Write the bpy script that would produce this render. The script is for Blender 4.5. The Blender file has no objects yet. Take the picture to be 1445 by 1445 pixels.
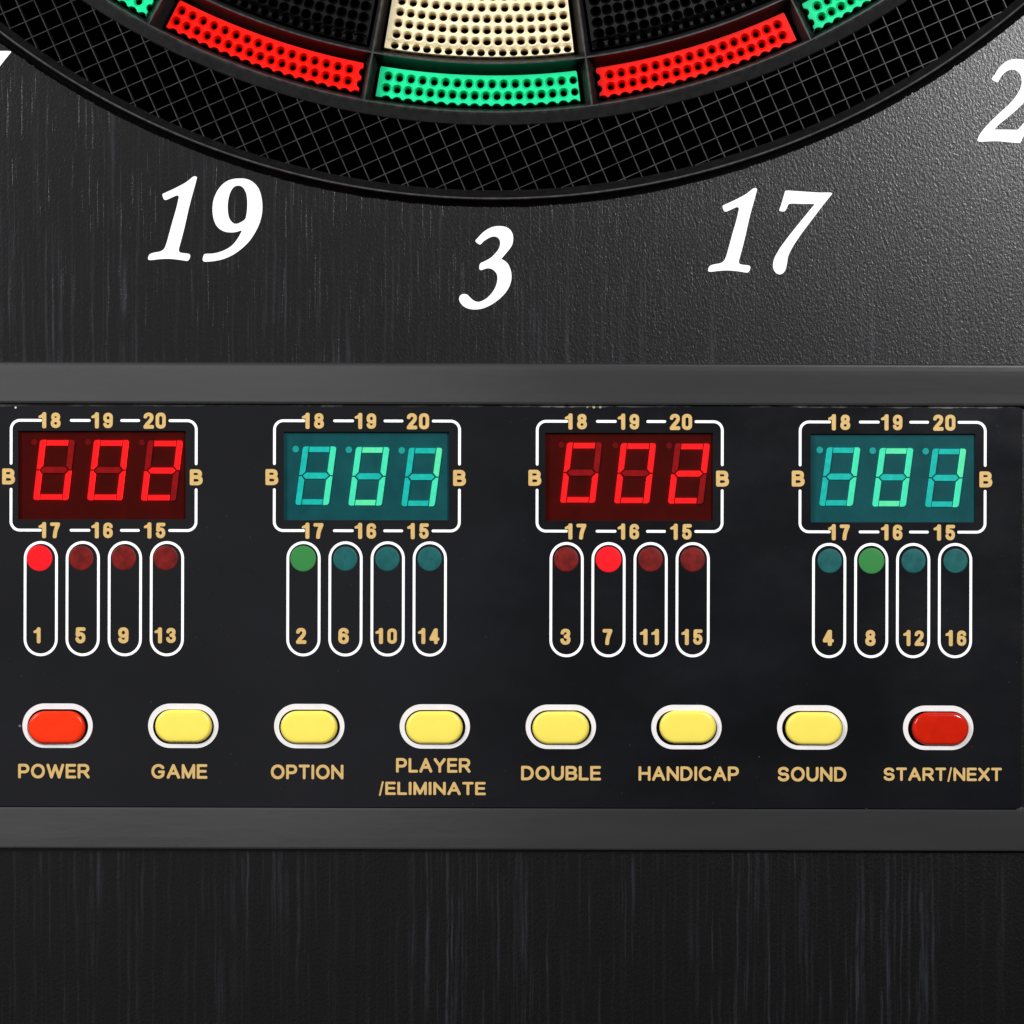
import bpy, bmesh, math, random
import numpy as np
from mathutils import Vector, Euler
from mathutils.geometry import tessellate_polygon, delaunay_2d_cdt

random.seed(7)
SC = bpy.context.scene
COL = SC.collection

# ------------------------------------------------------------------ camera
S = 0.00019          # metres per photo pixel on the face of the board
D = 0.90             # camera distance
ROLL = math.radians(0.15)
CX = CY = 722.5
cam_d = bpy.data.cameras.new('camera')
cam = bpy.data.objects.new('camera', cam_d)
COL.objects.link(cam)
cam.location = (0, -D, 0)
cam.rotation_mode = 'XYZ'
cam.rotation_euler = (math.pi / 2, -ROLL, 0)
cam_d.sensor_width = 36
cam_d.lens = 36 * D / (1445 * S)
cam_d.clip_start = 0.05
cam_d.clip_end = 50
SC.camera = cam

# ------------------------------------------------------------------ world, lamps, exposure
W = bpy.data.worlds.new('World')
SC.world = W
W.use_nodes = True
W.node_tree.nodes['Background'].inputs['Color'].default_value = (0.95, 0.97, 1.0, 1)
W.node_tree.nodes['Background'].inputs['Strength'].default_value = 0.03


def area(name, loc, target, sx, sy, power, color=(1, 1, 1), spread=180):
    d = bpy.data.lights.new(name, 'AREA')
    d.shape = 'RECTANGLE'
    d.size, d.size_y = sx, sy
    d.energy = power
    d.color = color
    d.spread = math.radians(spread)
    o = bpy.data.objects.new(name, d)
    COL.objects.link(o)
    o.location = loc
    o.rotation_euler = (Vector(target) - Vector(loc)).to_track_quat('-Z', 'Y').to_euler()
    return o


area('softbox_left', (-0.62, -0.50, 0.42), (-0.04, 0, 0.0), 0.30, 0.40, 8.6)
area('softbox_right', (0.425, -0.82, 0.385), (0.08, 0, 0.05), 0.18, 0.24, 10.0)

area('reflector_card', (-0.50, -1.05, 0.10), (-0.20, 0, 0.0), 1.0, 1.0, 0.72)

SC.view_settings.view_transform = 'Standard'
SC.view_settings.look = 'None'
SC.view_settings.exposure = 0
SC.view_settings.gamma = 1
SC.view_settings.use_curve_mapping = False
SC.cycles.max_bounces = 8
SC.cycles.use_denoising = True


# ------------------------------------------------------------------ photo pixel -> point in the scene
def derot(X, Y):
    dx, dy = X - CX, Y - CY
    c, s = math.cos(ROLL), math.sin(ROLL)
    return CX + dx * c + dy * s, CY - dx * s + dy * c


def P(X, Y, h):
    """a point standing h mm in front of the board, seen at X, Y on the photograph"""
    X, Y = derot(X, Y)
    k = S * (1 - h * 0.001 / D)
    return Vector(((X - CX) * k, -h * 0.001, (CY - Y) * k))


def L(dx, dy, h=0.0, rel=0.0):
    """a local offset in pixels at depth rel"""
    k = S * (1 - rel * 0.001 / D)
    return (dx * k, -h * 0.001, -dy * k)


# ------------------------------------------------------------------ materials
def mat(name, color, rough=0.5, spec=0.5, emit=None, strength=0.0, coat=0.0, metallic=0.0):
    m = bpy.data.materials.new(name)
    m.use_nodes = True
    b = m.node_tree.nodes['Principled BSDF']
    b.inputs['Base Color'].default_value = (*color, 1)
    b.inputs['Roughness'].default_value = rough
    b.inputs['Specular IOR Level'].default_value = spec
    b.inputs['Metallic'].default_value = metallic
    b.inputs['Coat Weight'].default_value = coat
    b.inputs['Coat Roughness'].default_value = 0.12
    if emit:
        b.inputs['Emission Color'].default_value = (*emit, 1)
        b.inputs['Emission Strength'].default_value = strength
    return m


class N:
    """small node-graph helper"""
    def __init__(self, m):
        self.nt = m.node_tree
        self.b = self.nt.nodes['Principled BSDF']
        self.co = self.nt.nodes.new('ShaderNodeNewGeometry').outputs['Position']

    def link(self, a, b):
        self.nt.links.new(a, b)

    def mapping(self, scale, loc=(0, 0, 0), rot=(0, 0, 0)):
        n = self.nt.nodes.new('ShaderNodeMapping')
        n.inputs['Scale'].default_value = scale
        n.inputs['Location'].default_value = loc
        n.inputs['Rotation'].default_value = rot
        self.link(self.co, n.inputs['Vector'])
        return n.outputs['Vector']

    def noise(self, vec, scale=1.0, detail=2.0, rough=0.5, dist=0.0):
        n = self.nt.nodes.new('ShaderNodeTexNoise')
        n.inputs['Scale'].default_value = scale
        n.inputs['Detail'].default_value = detail
        n.inputs['Roughness'].default_value = rough
        n.inputs['Distortion'].default_value = dist
        self.link(vec, n.inputs['Vector'])
        return n.outputs['Fac']

    def ramp(self, fac, stops):
        n = self.nt.nodes.new('ShaderNodeValToRGB')
        r = n.color_ramp
        while len(r.elements) < len(stops):
            r.elements.new(0.5)
        for e, (p, c) in zip(r.elements, stops):
            e.position = p
            e.color = (*c, 1) if len(c) == 3 else c
        self.link(fac, n.inputs['Fac'])
        return n.outputs['Color']

    def math(self, op, a, b=None, clamp=False):
        n = self.nt.nodes.new('ShaderNodeMath')
        n.operation = op
        n.use_clamp = clamp
        for i, v in enumerate((a, b)):
            if v is None:
                continue
            if isinstance(v, (int, float)):
                n.inputs[i].default_value = v
            else:
                self.link(v, n.inputs[i])
        return n.outputs[0]

    def mix(self, fac, a, b, mode='MIX'):
        n = self.nt.nodes.new('ShaderNodeMix')
        n.data_type = 'RGBA'
        n.blend_type = mode
        for sock, v in ((n.inputs[0], fac), (n.inputs[6], a), (n.inputs[7], b)):
            if isinstance(v, (int, float)):
                sock.default_value = v
            elif isinstance(v, tuple):
                sock.default_value = (*v, 1)
            else:
                self.link(v, sock)
        return n.outputs[2]

    def sep(self):
        n = self.nt.nodes.new('ShaderNodeSeparateXYZ')
        self.link(self.co, n.inputs[0])
        return n.outputs

    def dist(self, p):
        n = self.nt.nodes.new('ShaderNodeVectorMath')
        n.operation = 'DISTANCE'
        self.link(self.co, n.inputs[0])
        n.inputs[1].default_value = p
        return n.outputs['Value']

    def bump(self, height, strength, distance):
        n = self.nt.nodes.new('ShaderNodeBump')
        n.inputs['Strength'].default_value = strength
        n.inputs['Distance'].default_value = distance
        self.link(height, n.inputs['Height'])
        self.link(n.outputs['Normal'], self.b.inputs['Normal'])
        return n


BLK = (0, 0, 0)
WHT = (1, 1, 1)


def make_board_mat():
    m = mat('black_wood_grain', (0.018, 0.017, 0.018), 0.28, 0.5)
    n = N(m)
    # slow sideways wander of the grain
    wander = n.noise(n.mapping((20, 1, 95), (7, 0, 4)), 1, 2, 0.5)
    cmb = n.nt.nodes.new('ShaderNodeCombineXYZ')
    n.link(n.math('MULTIPLY', n.math('SUBTRACT', wander, 0.5), 0.0009), cmb.inputs[0])
    va = n.nt.nodes.new('ShaderNodeVectorMath')
    n.link(n.co, va.inputs[0]); n.link(cmb.outputs[0], va.inputs[1])
    straight, n.co = n.co, va.outputs['Vector']
    fine = n.noise(n.mapping((2300, 1, 34)), 1, 3, 0.6, 0.1)
    broad = n.noise(n.mapping((900, 1, 13), (3, 0, 5)), 1, 2, 0.55, 0.1)
    patch = n.noise(n.mapping((40, 1, 12), (9, 0, 2)), 1, 3, 0.55)
    scratch = n.noise(n.mapping((3300, 1, 60), (1, 0, 8)), 1, 1, 0.5)
    line_n = n.noise(n.mapping((3300, 1, 42), (4, 0, 1)), 1, 1, 0.5)
    n.co = straight
    f = n.ramp(fine, [(0.57, BLK), (0.76, WHT)])
    b = n.ramp(broad, [(0.51, BLK), (0.70, WHT)])
    p = n.ramp(patch, [(0.38, (0.16, 0.16, 0.16)), (0.64, WHT)])
    s = n.ramp(scratch, [(0.70, BLK), (0.80, WHT)])
    brk = n.ramp(n.noise(n.mapping((700, 1, 75), (6, 0, 6)), 1, 3, 0.6), [(0.40, (0.15, 0.15, 0.15)), (0.58, WHT)])
    p = n.math('MULTIPLY', p, brk)
    c = n.mix(n.math('MULTIPLY', b, p), (0.0022, 0.0020, 0.0021), (0.0200, 0.0215, 0.0270))
    c = n.mix(n.math('MULTIPLY', n.math('MULTIPLY', f, p), 0.5), c, (0.026, 0.027, 0.031))
    c = n.mix(n.math('MULTIPLY', n.math('MULTIPLY', s, p), 0.20), c, (0.070, 0.070, 0.075))
    n.link(c, n.b.inputs['Base Color'])
    peel = n.noise(n.mapping((1.0, 1, 0.62), (0, 0, 0), (0, 0.6, 0)), 1650, 2.4, 0.6, 0.35)
    line = n.ramp(line_n, [(0.67, BLK), (0.74, WHT)])
    hgt = n.math('SUBTRACT', peel, n.math('MULTIPLY', line, 0.20))
    n.bump(hgt, 0.55, 0.00014)
    return m


def make_fascia_mat():
    m = mat('black_acrylic', (0.012, 0.012, 0.0135), 0.24, 0.5)
    n = N(m)
    cloud = n.noise(n.mapping((14, 1, 22)), 1, 4, 0.6)
    c = n.ramp(cloud, [(0.35, (0.0034, 0.0036, 0.0044)), (0.70, (0.0058, 0.0060, 0.0084))])
    dust = n.ramp(n.noise(n.mapping((1, 1, 1)), 1500, 1, 0.5), [(0.79, BLK), (0.84, WHT)])
    c = n.mix(n.math('MULTIPLY', dust, 0.5), c, (0.07, 0.07, 0.075))
    # worn upper edge
    top = P(722, 573, 2.5).z
    z = n.sep()[2]
    near = n.math('SUBTRACT', 1.0, n.math('DIVIDE', n.math('SUBTRACT', top, z), 0.0009), True)
    wear = n.noise(n.mapping((160, 1, 700), (2, 0, 0)), 1, 3, 0.65)
    k = n.ramp(n.math('MULTIPLY', wear, n.math('POWER', near, 0.6)), [(0.40, BLK), (0.52, WHT)])
    along = n.ramp(n.noise(n.mapping((45, 1, 1), (8, 0, 0)), 1, 2, 0.6), [(0.42, BLK), (0.60, WHT)])
    side = n.ramp(n.math('ADD', n.math('MULTIPLY', n.sep()[0], 3.6), 0.5), [(0.25, (0.25, 0.25, 0.25)), (0.75, WHT)])
    k = n.math('MULTIPLY', n.math('MULTIPLY', k, along), side)
    c = n.mix(k, c, (0.15, 0.15, 0.145))
    for (X, Y, r, colr) in ((838, 574.5, 1.9, (0.30, 0.29, 0.16)), (847, 574.5, 1.6, (0.27, 0.25, 0.14)), (829, 574.8, 1.1, (0.25, 0.24, 0.15)),
                            (22, 575.2, 1.5, (0.5, 0.5, 0.5)), (28, 1024.2, 1.5, (0.12, 0.12, 0.12)), (1071, 1068, 1.0, (0.09, 0.09, 0.09))):
        q = P(X, Y, 2.5)
        k = n.math('GREATER_THAN', n.math('ADD', r * S, n.math('MULTIPLY', n.math('SUBTRACT', wear, 0.5), 0.0004)), n.dist(q))
        c = n.mix(k, c, colr)
    n.link(c, n.b.inputs['Base Color'])
    smear = n.noise(n.mapping((30, 1, 45), (5, 0, 3)), 1, 4, 0.65)
    r = n.ramp(smear, [(0.3, (0.15,) * 3), (0.7, (0.24,) * 3)])
    n.link(r, n.b.inputs['Roughness'])
    n.bump(n.noise(n.mapping((60, 1, 60)), 1, 2, 0.5), 0.10, 0.0003)
    return m


def make_rail_mat():
    m = mat('grey_rail', (0.16, 0.157, 0.16), 0.20, 0.5, metallic=0.92)
    n = N(m)
    c = n.ramp(n.noise(n.mapping((25, 1, 180)), 1, 3, 0.6), [(0.3, (0.222, 0.218, 0.224)), (0.7, (0.250, 0.245, 0.252))])
    n.link(c, n.b.inputs['Base Color'])
    n.bump(n.noise(n.mapping((70, 1, 260)), 1, 3, 0.6), 0.08, 0.0004)
    return m


def mottled(name, c0, c1, scale, rough=0.4, emit=None, strength=0.0, coat=0.0, sss=0.0, spec=0.5):
    m = mat(name, c0, rough, spec, coat=coat)
    n = N(m)
    f = n.noise(n.mapping((1, 1, 1)), scale, 3, 0.6)
    n.link(n.ramp(f, [(0.35, c0), (0.65, c1)]), n.b.inputs['Base Color'])
    if emit:
        n.b.inputs['Emission Color'].default_value = (*emit, 1)
        n.b.inputs['Emission Strength'].default_value = strength
    if sss:
        n.b.inputs['Subsurface Weight'].default_value = sss
        n.b.inputs['Subsurface Radius'].default_value = (1, 1, 1)
        n.b.inputs['Subsurface Scale'].default_value = 0.0024
    return m


M = dict(
    board=make_board_mat(),
    edge=mottled('chipped_board_edge', (0.006, 0.005, 0.005), (0.070, 0.026, 0.020), 260, 0.8, spec=0.1),
    white=mottled('white_ink', (0.83, 0.83, 0.84), (0.87, 0.87, 0.88), 800, 0.5, spec=0.3),
    numeral=mottled('white_print', (0.74, 0.74, 0.75), (0.78, 0.78, 0.79), 700, 0.42, spec=0.3),
    fascia=make_fascia_mat(),
    rail=make_rail_mat(),
    gold=mottled('gold_ink', (0.50, 0.325, 0.112), (0.56, 0.372, 0.136), 900, 0.45, spec=0.3),
    rim=mottled('black_rim_plastic', (0.0035, 0.0035, 0.0035), (0.0065, 0.0065, 0.0065), 400, 0.42, spec=0.22),
    crest=mottled('crest_grey_plastic', (0.018, 0.018, 0.0185), (0.042, 0.042, 0.043), 500, 0.40, spec=0.3),  # ridge tops in a lighter grey than the walls
    rib=mottled('rib_top_glint', (0.010, 0.010, 0.010), (0.033, 0.033, 0.033), 260, 0.40, spec=0.25),  # lighter rib tops: the glint on their edges put into the colour
    well=mottled('glossy_black_plastic', (0.0100, 0.0100, 0.0100), (0.0145, 0.0145, 0.0145), 500, 0.38, spec=0.30),
    dark=mat('dark_void', (0.004, 0.004, 0.004), 0.9, 0.1),
    red=mottled('red_plastic', (0.72, 0.0050, 0.0020), (0.78, 0.0070, 0.0028), 500, 0.42, spec=0.10, sss=0.3),
    green=mottled('green_plastic', (0.006, 0.56, 0.230), (0.009, 0.62, 0.262), 500, 0.42, spec=0.12, sss=0.3),
    cream=mottled('cream_plastic', (0.70, 0.59, 0.385), (0.75, 0.65, 0.44), 500, 0.42, spec=0.2, sss=0.25),
    black=mottled('black_plastic', (0.0018, 0.0018, 0.0018), (0.0032, 0.0032, 0.0032), 500, 0.34, spec=0.2),
    bezel=mottled('white_ring', (0.64, 0.615, 0.615), (0.69, 0.665, 0.665), 300, 0.5, spec=0.3),
    cap_yellow=mottled('yellow_button', (0.770, 0.632, 0.094), (0.785, 0.645, 0.101), 250, 0.24, spec=0.4),
    cap_red=mottled('dark_red_button', (0.43, 0.0100, 0.0025), (0.48, 0.0130, 0.0030), 250, 0.14, spec=0.35),
    cap_orange=mottled('orange_red_button', (0.72, 0.026, 0.0040), (0.76, 0.031, 0.0050), 250, 0.20, spec=0.25),
    win_red=mottled('red_window', (0.033, 0.0017, 0.0011), (0.041, 0.0020, 0.0013), 140, 0.30, spec=0.06),
    win_green=mottled('teal_window', (0.0042, 0.046, 0.052), (0.0055, 0.058, 0.064), 140, 0.30, spec=0.10),
    seg_red_on=mottled('lit_red_bar', (0.3, 0.005, 0.005), (0.32, 0.006, 0.006), 700, 0.4, (1.0, 0.010, 0.016), 0.56, spec=0.06),
    seg_red_off=mottled('unlit_red_bar', (0.16, 0.003, 0.004), (0.21, 0.004, 0.005), 500, 0.4, spec=0.06),
    dp_red=mottled('unlit_red_dot', (0.085, 0.002, 0.002), (0.10, 0.003, 0.003), 500, 0.4, spec=0.06),
    seg_green_on=mottled('lit_green_bar', (0.015, 0.36, 0.25), (0.02, 0.42, 0.28), 900, 0.4, (0.060, 0.40, 0.145), 0.68, spec=0.1),
    seg_green_hot=mottled('lit_green_bar_hot', (0.02, 0.36, 0.24), (0.03, 0.42, 0.24), 900, 0.4, (0.11, 0.42, 0.115), 0.74, spec=0.1),
    seg_green_off=mottled('unlit_teal_bar', (0.006, 0.31, 0.265), (0.008, 0.39, 0.335), 600, 0.4, spec=0.1),
    dp_green=mottled('unlit_teal_dot', (0.006, 0.22, 0.20), (0.008, 0.26, 0.23), 600, 0.4, spec=0.1),
    leak_red=mat('red_bar_side_glow', (0.2, 0.004, 0.004), 0.5, 0.1, (1.0, 0.012, 0.010), 7.0),  # sides glow harder than the bar faces, added to spread light over the window
    leak_green=mat('green_bar_side_glow', (0.02, 0.3, 0.25), 0.5, 0.1, (0.04, 0.55, 0.32), 4.0),
    leak_teal=mat('teal_bar_side_glow', (0.01, 0.3, 0.27), 0.5, 0.1, (0.01, 0.42, 0.38), 2.2),  # added glow on the sides of unlit bars, brightens the teal window
    lamp_red_on=mat('lit_red_lamp', (0.25, 0.006, 0.008), 0.4, 0.08, (1.0, 0.008, 0.016), 0.66),
    lamp_red_off=mottled('unlit_red_lamp', (0.085, 0.0065, 0.0055), (0.17, 0.0095, 0.0080), 420, 0.45, spec=0.12),
    lamp_green_on=mat('lit_green_lamp', (0.028, 0.155, 0.040), 0.4, 0.10, (0.14, 0.75, 0.2), 0.05),
    lamp_green_off=mottled('unlit_teal_lamp', (0.008, 0.068, 0.070), (0.011, 0.094, 0.092), 420, 0.45, spec=0.12),
)


nn = N(M['numeral'])
nn.bump(nn.noise(nn.mapping((1, 1, 0.6)), 1300, 2, 0.5), 0.25, 0.00010)

# ------------------------------------------------------------------ objects
def wloc(o):
    v = Vector(o.location)
    while o.parent:
        o = o.parent
        v += Vector(o.location)
    return v


def put(name, me, loc, parent, label=None):
    o = bpy.data.objects.new(name, me)
    COL.objects.link(o)
    o.location = Vector(loc) - (wloc(parent) if parent else Vector((0, 0, 0)))
    o.parent = parent
    if label:
        o['label'] = label
    return o


def mesh(name, verts, faces, mats, idx=None, smooth=False, recentre=True):
    """mesh about its own centre; returns mesh, centre"""
    c = Vector((0, 0, 0))
    if recentre:
        a = np.array([tuple(v) for v in verts])
        lo, hi = a.min(0), a.max(0)
        c = Vector(((lo[0] + hi[0]) / 2, (lo[1] + hi[1]) / 2, (lo[2] + hi[2]) / 2))
    me = bpy.data.meshes.new(name)
    me.from_pydata([tuple(Vector(v) - c) for v in verts], [], faces)
    for m in (mats if isinstance(mats, (list, tuple)) else [mats]):
        me.materials.append(m)
    if idx is not None:
        me.polygons.foreach_set('material_index', idx)
    if smooth:
        me.polygons.foreach_set('use_smooth', [True] * len(me.polygons))
    me.update()
    return me, c


def fix_normals(me):
    bm = bmesh.new()
    bm.from_mesh(me)
    bmesh.ops.recalc_face_normals(bm, faces=bm.faces)
    bm.to_mesh(me)
    bm.free()


def add(name, verts, faces, mats, parent, idx=None, smooth=False, label=None):
    me, c = mesh(name, verts, faces, mats, idx, smooth)
    return put(name, me, c, parent, label)


ROOT = bpy.data.objects.new('electronic_dartboard', None)
COL.objects.link(ROOT)
ROOT.location = P(722.5, 1850, 0)
ROOT.empty_display_size = 0.05
ROOT['label'] = 'black electronic dartboard with wood-grain front, red and green segments, four score displays and push buttons'
ROOT['category'] = 'dartboard'


# ------------------------------------------------------------------ 2D helpers
def tess(loops):
    """fill a polygon with holes; indices run through all loops one after another"""
    return [tuple(t) for t in tessellate_polygon([[Vector((p[0], p[1], 0)) for p in lp] for lp in loops])]


def catmull(pts, per=6):
    out = []
    n = len(pts)
    P_ = [np.array(p, float) for p in pts]
    for i in range(n):
        p0, p1, p2, p3 = P_[i - 1], P_[i], P_[(i + 1) % n], P_[(i + 2) % n]
        t0 = 0.0
        t1 = t0 + max(np.linalg.norm(p1 - p0), 1e-6) ** 0.5
        t2 = t1 + max(np.linalg.norm(p2 - p1), 1e-6) ** 0.5
        t3 = t2 + max(np.linalg.norm(p3 - p2), 1e-6) ** 0.5
        for k in range(per):
            t = t1 + (t2 - t1) * k / per
            A1 = (t1 - t) / (t1 - t0) * p0 + (t - t0) / (t1 - t0) * p1
            A2 = (t2 - t) / (t2 - t1) * p1 + (t - t1) / (t2 - t1) * p2
            A3 = (t3 - t) / (t3 - t2) * p2 + (t - t2) / (t3 - t2) * p3
            B1 = (t2 - t) / (t2 - t0) * A1 + (t - t0) / (t2 - t0) * A2
            B2 = (t3 - t) / (t3 - t1) * A2 + (t - t1) / (t3 - t1) * A3
            out.append(tuple((t2 - t) / (t2 - t1) * B1 + (t - t1) / (t2 - t1) * B2))
    return out


def stadium(cx, cy, w, h, n=14):
    """rounded pill outline, longer side either way"""
    r = min(w, h) / 2
    pts = []
    ex, ey = w / 2 - r, h / 2 - r
    for q, (sx, sy) in enumerate(((1, 1), (-1, 1), (-1, -1), (1, -1))):
        for k in range(n + 1):
            a = (q + k / n) * math.pi / 2
            p = (cx + sx * ex + r * math.cos(a), cy + sy * ey + r * math.sin(a))
            if not pts or abs(pts[-1][0] - p[0]) + abs(pts[-1][1] - p[1]) > 1e-6:
                pts.append(p)
    if abs(pts[0][0] - pts[-1][0]) + abs(pts[0][1] - pts[-1][1]) < 1e-6:
        pts.pop()
    return pts


def plate(name, loops, h0, h1, mats, parent, edge_idx=0, label=None, wall_loops=None):
    """flat plate in front-view pixels, face at h0 and walls back to h1"""
    flat = [p for lp in loops for p in lp]
    verts = [P(x, y, h0) for x, y in flat]
    n = len(verts)
    verts += [Vector((v.x, -h1 * 0.001, v.z)) for v in verts]
    faces = tess(loops)
    idx = [0] * len(faces)
    s = 0
    for li, lp in enumerate(loops):
        m = len(lp)
        for i in range(m):
            a, b = s + i, s + (i + 1) % m
            faces.append((a, b, b + n, a + n))
            idx.append(edge_idx)
        s += m
    o = add(name, verts, faces, mats, parent, idx, label=label)
    fix_normals(o.data)
    return o


# ------------------------------------------------------------------ the wood-grain face board
TC = (698.0, -872.0)          # target centre


def pol(R, deg):
    a = math.radians(deg)
    return TC[0] + R * math.sin(a), TC[1] + R * math.cos(a)


XL, XR, YT, YB = -420, 1870, -230, 1850
arc = []
a1 = math.degrees(math.acos((YT - TC[1]) / 1165.0))
jag = 0.0
NA = 1100
for i in range(NA + 1):
    a = -a1 + 2 * a1 * i / NA
    jag = 0.55 * jag + random.uniform(-0.42, 0.42)
    chip = -random.uniform(0.5, 1.8) if random.random() < 0.045 else 0
    arc.append(pol(1164.8 + jag + chip, a))
BOARD = plate('face_board', [[(XL, YT)] + arc + [(XR, YT), (XR, YB), (XL, YB)]], 0, -14, [M['board'], M['edge']], ROOT, 1)

# printed numerals, traced outlines (units: 1/10.32 px)
G1 = [(303, 352), (330, 335), (450, 280), (560, 225), (640, 180), (700, 135), (740, 102), (775, 90), (803, 105), (795, 150), (770, 245), (700, 500),
      (620, 850), (560, 1080), (541, 1160), (550, 1193), (590, 1207), (690, 1222), (707, 1245), (690, 1300), (665, 1322), (600, 1315), (500, 1301),
      (370, 1292), (250, 1298), (112, 1310), (92, 1297), (100, 1250), (122, 1222), (180, 1202), (270, 1184), (320, 1152), (352, 1090), (390, 960),
      (450, 740), (500, 570), (530, 440), (539, 388), (522, 369), (480, 380), (352, 435), (327, 428), (305, 380)]
G9 = [(166, 1312), (176, 1250), (190, 1226), (220, 1219), (300, 1216), (380, 1202), (460, 1175), (540, 1135), (610, 1080), (665, 1010), (705, 945),
      (731, 886), (722, 881), (660, 900), (580, 908), (500, 900), (430, 870), (370, 815), (330, 730), (312, 640), (308, 560), (320, 450), (350, 360),
      (400, 270), (470, 195), (540, 152), (620, 128), (700, 122), (770, 124), (840, 142), (910, 185), (965, 245), (1005, 330), (1025, 420), (1035, 520),
      (1030, 620), (1010, 720), (970, 830), (910, 940), (840, 1040), (760, 1120), (660, 1200), (560, 1258), (450, 1300), (350, 1322), (250, 1333), (185, 1332)]
G9H = [(530, 570), (532, 480), (545, 400), (570, 320), (605, 262), (645, 232), (690, 226), (735, 240), (775, 285), (800, 345), (812, 420), (815, 500),
       (810, 590), (800, 660), (788, 707), (760, 735), (710, 765), (660, 782), (620, 778), (585, 750), (555, 705), (537, 640)]
G3 = [(525, 310), (560, 265), (620, 200), (690, 145), (770, 107), (850, 93), (930, 97), (1000, 120), (1045, 165), (1070, 220), (1075, 290), (1060, 365),
      (1020, 430), (970, 490), (925, 545), (907, 570), (945, 594), (1000, 645), (1030, 710), (1048, 780), (1050, 860), (1035, 930), (1000, 1010), (940, 1090),
      (860, 1165), (770, 1230), (680, 1275), (600, 1300), (520, 1308), (440, 1300), (380, 1278), (330, 1240), (298, 1195), (287, 1150), (300, 1110),
      (335, 1085), (370, 1082), (405, 1092), (440, 1125), (490, 1170), (530, 1190), (570, 1197), (620, 1182), (680, 1150), (740, 1095), (790, 1030),
      (825, 960), (842, 890), (845, 830), (830, 780), (795, 740), (755, 715), (715, 708), (670, 714), (608, 735), (585, 722), (582, 690), (590, 648),
      (608, 628), (650, 610), (710, 578), (760, 545), (810, 495), (855, 440), (880, 380), (885, 330), (872, 285), (840, 255), (795, 245), (750, 253),
      (690, 285), (650, 310), (612, 350), (590, 362)]
G7 = [(492, 162), (500, 148), (520, 143), (660, 151), (800, 160), (1000, 172), (1165, 175), (1180, 185), (1140, 240), (1060, 340), (900, 550), (720, 790), (620, 940), (570, 1030),
      (540, 1100), (528, 1170), (515, 1240), (500, 1295), (465, 1345), (415, 1365), (365, 1345), (330, 1300), (317, 1240), (325, 1170), (345, 1110),
      (385, 1040), (420, 980), (500, 870), (600, 740), (750, 555), (860, 420), (900, 372), (920, 350), (912, 342), (760, 338), (650, 335), (575, 333), (545, 345),
      (525, 385), (505, 425), (485, 445), (430, 445), (409, 432), (430, 370), (460, 270)]
G2 = [(357, 376), (400, 310), (450, 230), (510, 165), (580, 115), (650, 92), (740, 85), (820, 94), (900, 130), (950, 190), (975, 270), (970, 370),
      (945, 480), (900, 600), (826, 715), (750, 795), (650, 885), (560, 960), (470, 1030), (402, 1106), (404, 1112), (430, 1112), (560, 1113), (730, 1114),
      (740, 1110), (780, 1065), (826, 1015), (862, 975), (885, 985), (870, 1050), (828, 1190), (800, 1250), (772, 1304), (762, 1309), (700, 1306), (600, 1297),
      (480, 1285), (350, 1283), (170, 1288), (149, 1276), (152, 1250), (175, 1195), (240, 1105), (350, 985), (450, 890), (560, 790), (650, 700), (720, 610),
      (770, 520), (790, 450), (790, 380), (775, 320), (740, 275), (695, 247), (650, 240), (600, 250), (550, 280), (505, 325), (470, 380), (442, 423), (432, 423)]


def numeral(parts, label):
    """parts: list of (loops, origin); one printed number on the board"""
    verts, faces = [], []
    for loops, (ox, oy) in parts:
        base = len(verts)
        sm = [[(ox + x / 10.321, oy + y / 10.321) for x, y in catmull(lp, 5)] for lp in loops]
        faces += [tuple(base + i for i in t) for t in tess(sm)]
        verts += [P(x, y, 0.05) for lp in sm for x, y in lp]
    o = add('numeral', verts, faces, M['numeral'], BOARD, label=label)
    fix_front(o.data)


def fix_front(me):
    """turn every face towards the viewer side (-Y)"""
    bm = bmesh.new()
    bm.from_mesh(me)
    bm.normal_update()
    for f in bm.faces:
        if f.normal.y > 0:
            f.normal_flip()
    bm.to_mesh(me)
    bm.free()


numeral([([G1], (200, 240)), ([G9, G9H], (270, 240))], 'large white italic 19 printed on the board')
numeral([([G3], (620, 310))], 'large white italic 3 printed on the board')
numeral([([G1], (990.4, 256.5)), ([G7], (1060, 255))], 'large white italic 17 printed on the board')
numeral([([G2], (1365, 75))], 'large white italic 2 printed on the board')
numeral([([G7], (-98.8, 55.2))], 'large white italic 7 printed on the board')

# ------------------------------------------------------------------ target: rim, catch ring, spider, segments
AMAX = 56.0


def sweep(name, profile, mats, parent, matidx=None, a0=-AMAX, a1=AMAX, n=360, smooth=True):
    """profile of (R, h) swept round the target centre"""
    verts, faces, idx = [], [], []
    m = len(profile)
    for i in range(n + 1):
        a = a0 + (a1 - a0) * i / n
        for R, h in profile:
            verts.append(P(*pol(R, a), h))
    for i in range(n):
        for j in range(m - 1):
            faces.append((i * m + j, i * m + j + 1, (i + 1) * m + j + 1, (i + 1) * m + j))
            idx.append(matidx[j] if matidx else 0)
    o = add(name, verts, faces, mats, parent, idx, False)
    return o


sweep('target_rim', [(1141.5, -10), (1140.5, -2.2), (1149.0, 0.3), (1150.8, 0.9), (1152.8, 1.0), (1154.0, 0.7), (1157.5, -1.6), (1163.0, -3.2), (1172, -4.4)],
      [M['rim'], M['crest']], ROOT, [0, 0, 0, 1, 1, 0, 0, 0])

# back plate
verts, faces = [], []
for i in range(121):
    a = -60 + i
    for R in (600, 1175):
        verts.append(P(*pol(R, a), -11))
faces = [(2 * i, 2 * i + 1, 2 * i + 3, 2 * i + 2) for i in range(120)]
add('back_plate', verts, faces, M['dark'], ROOT)


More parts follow.
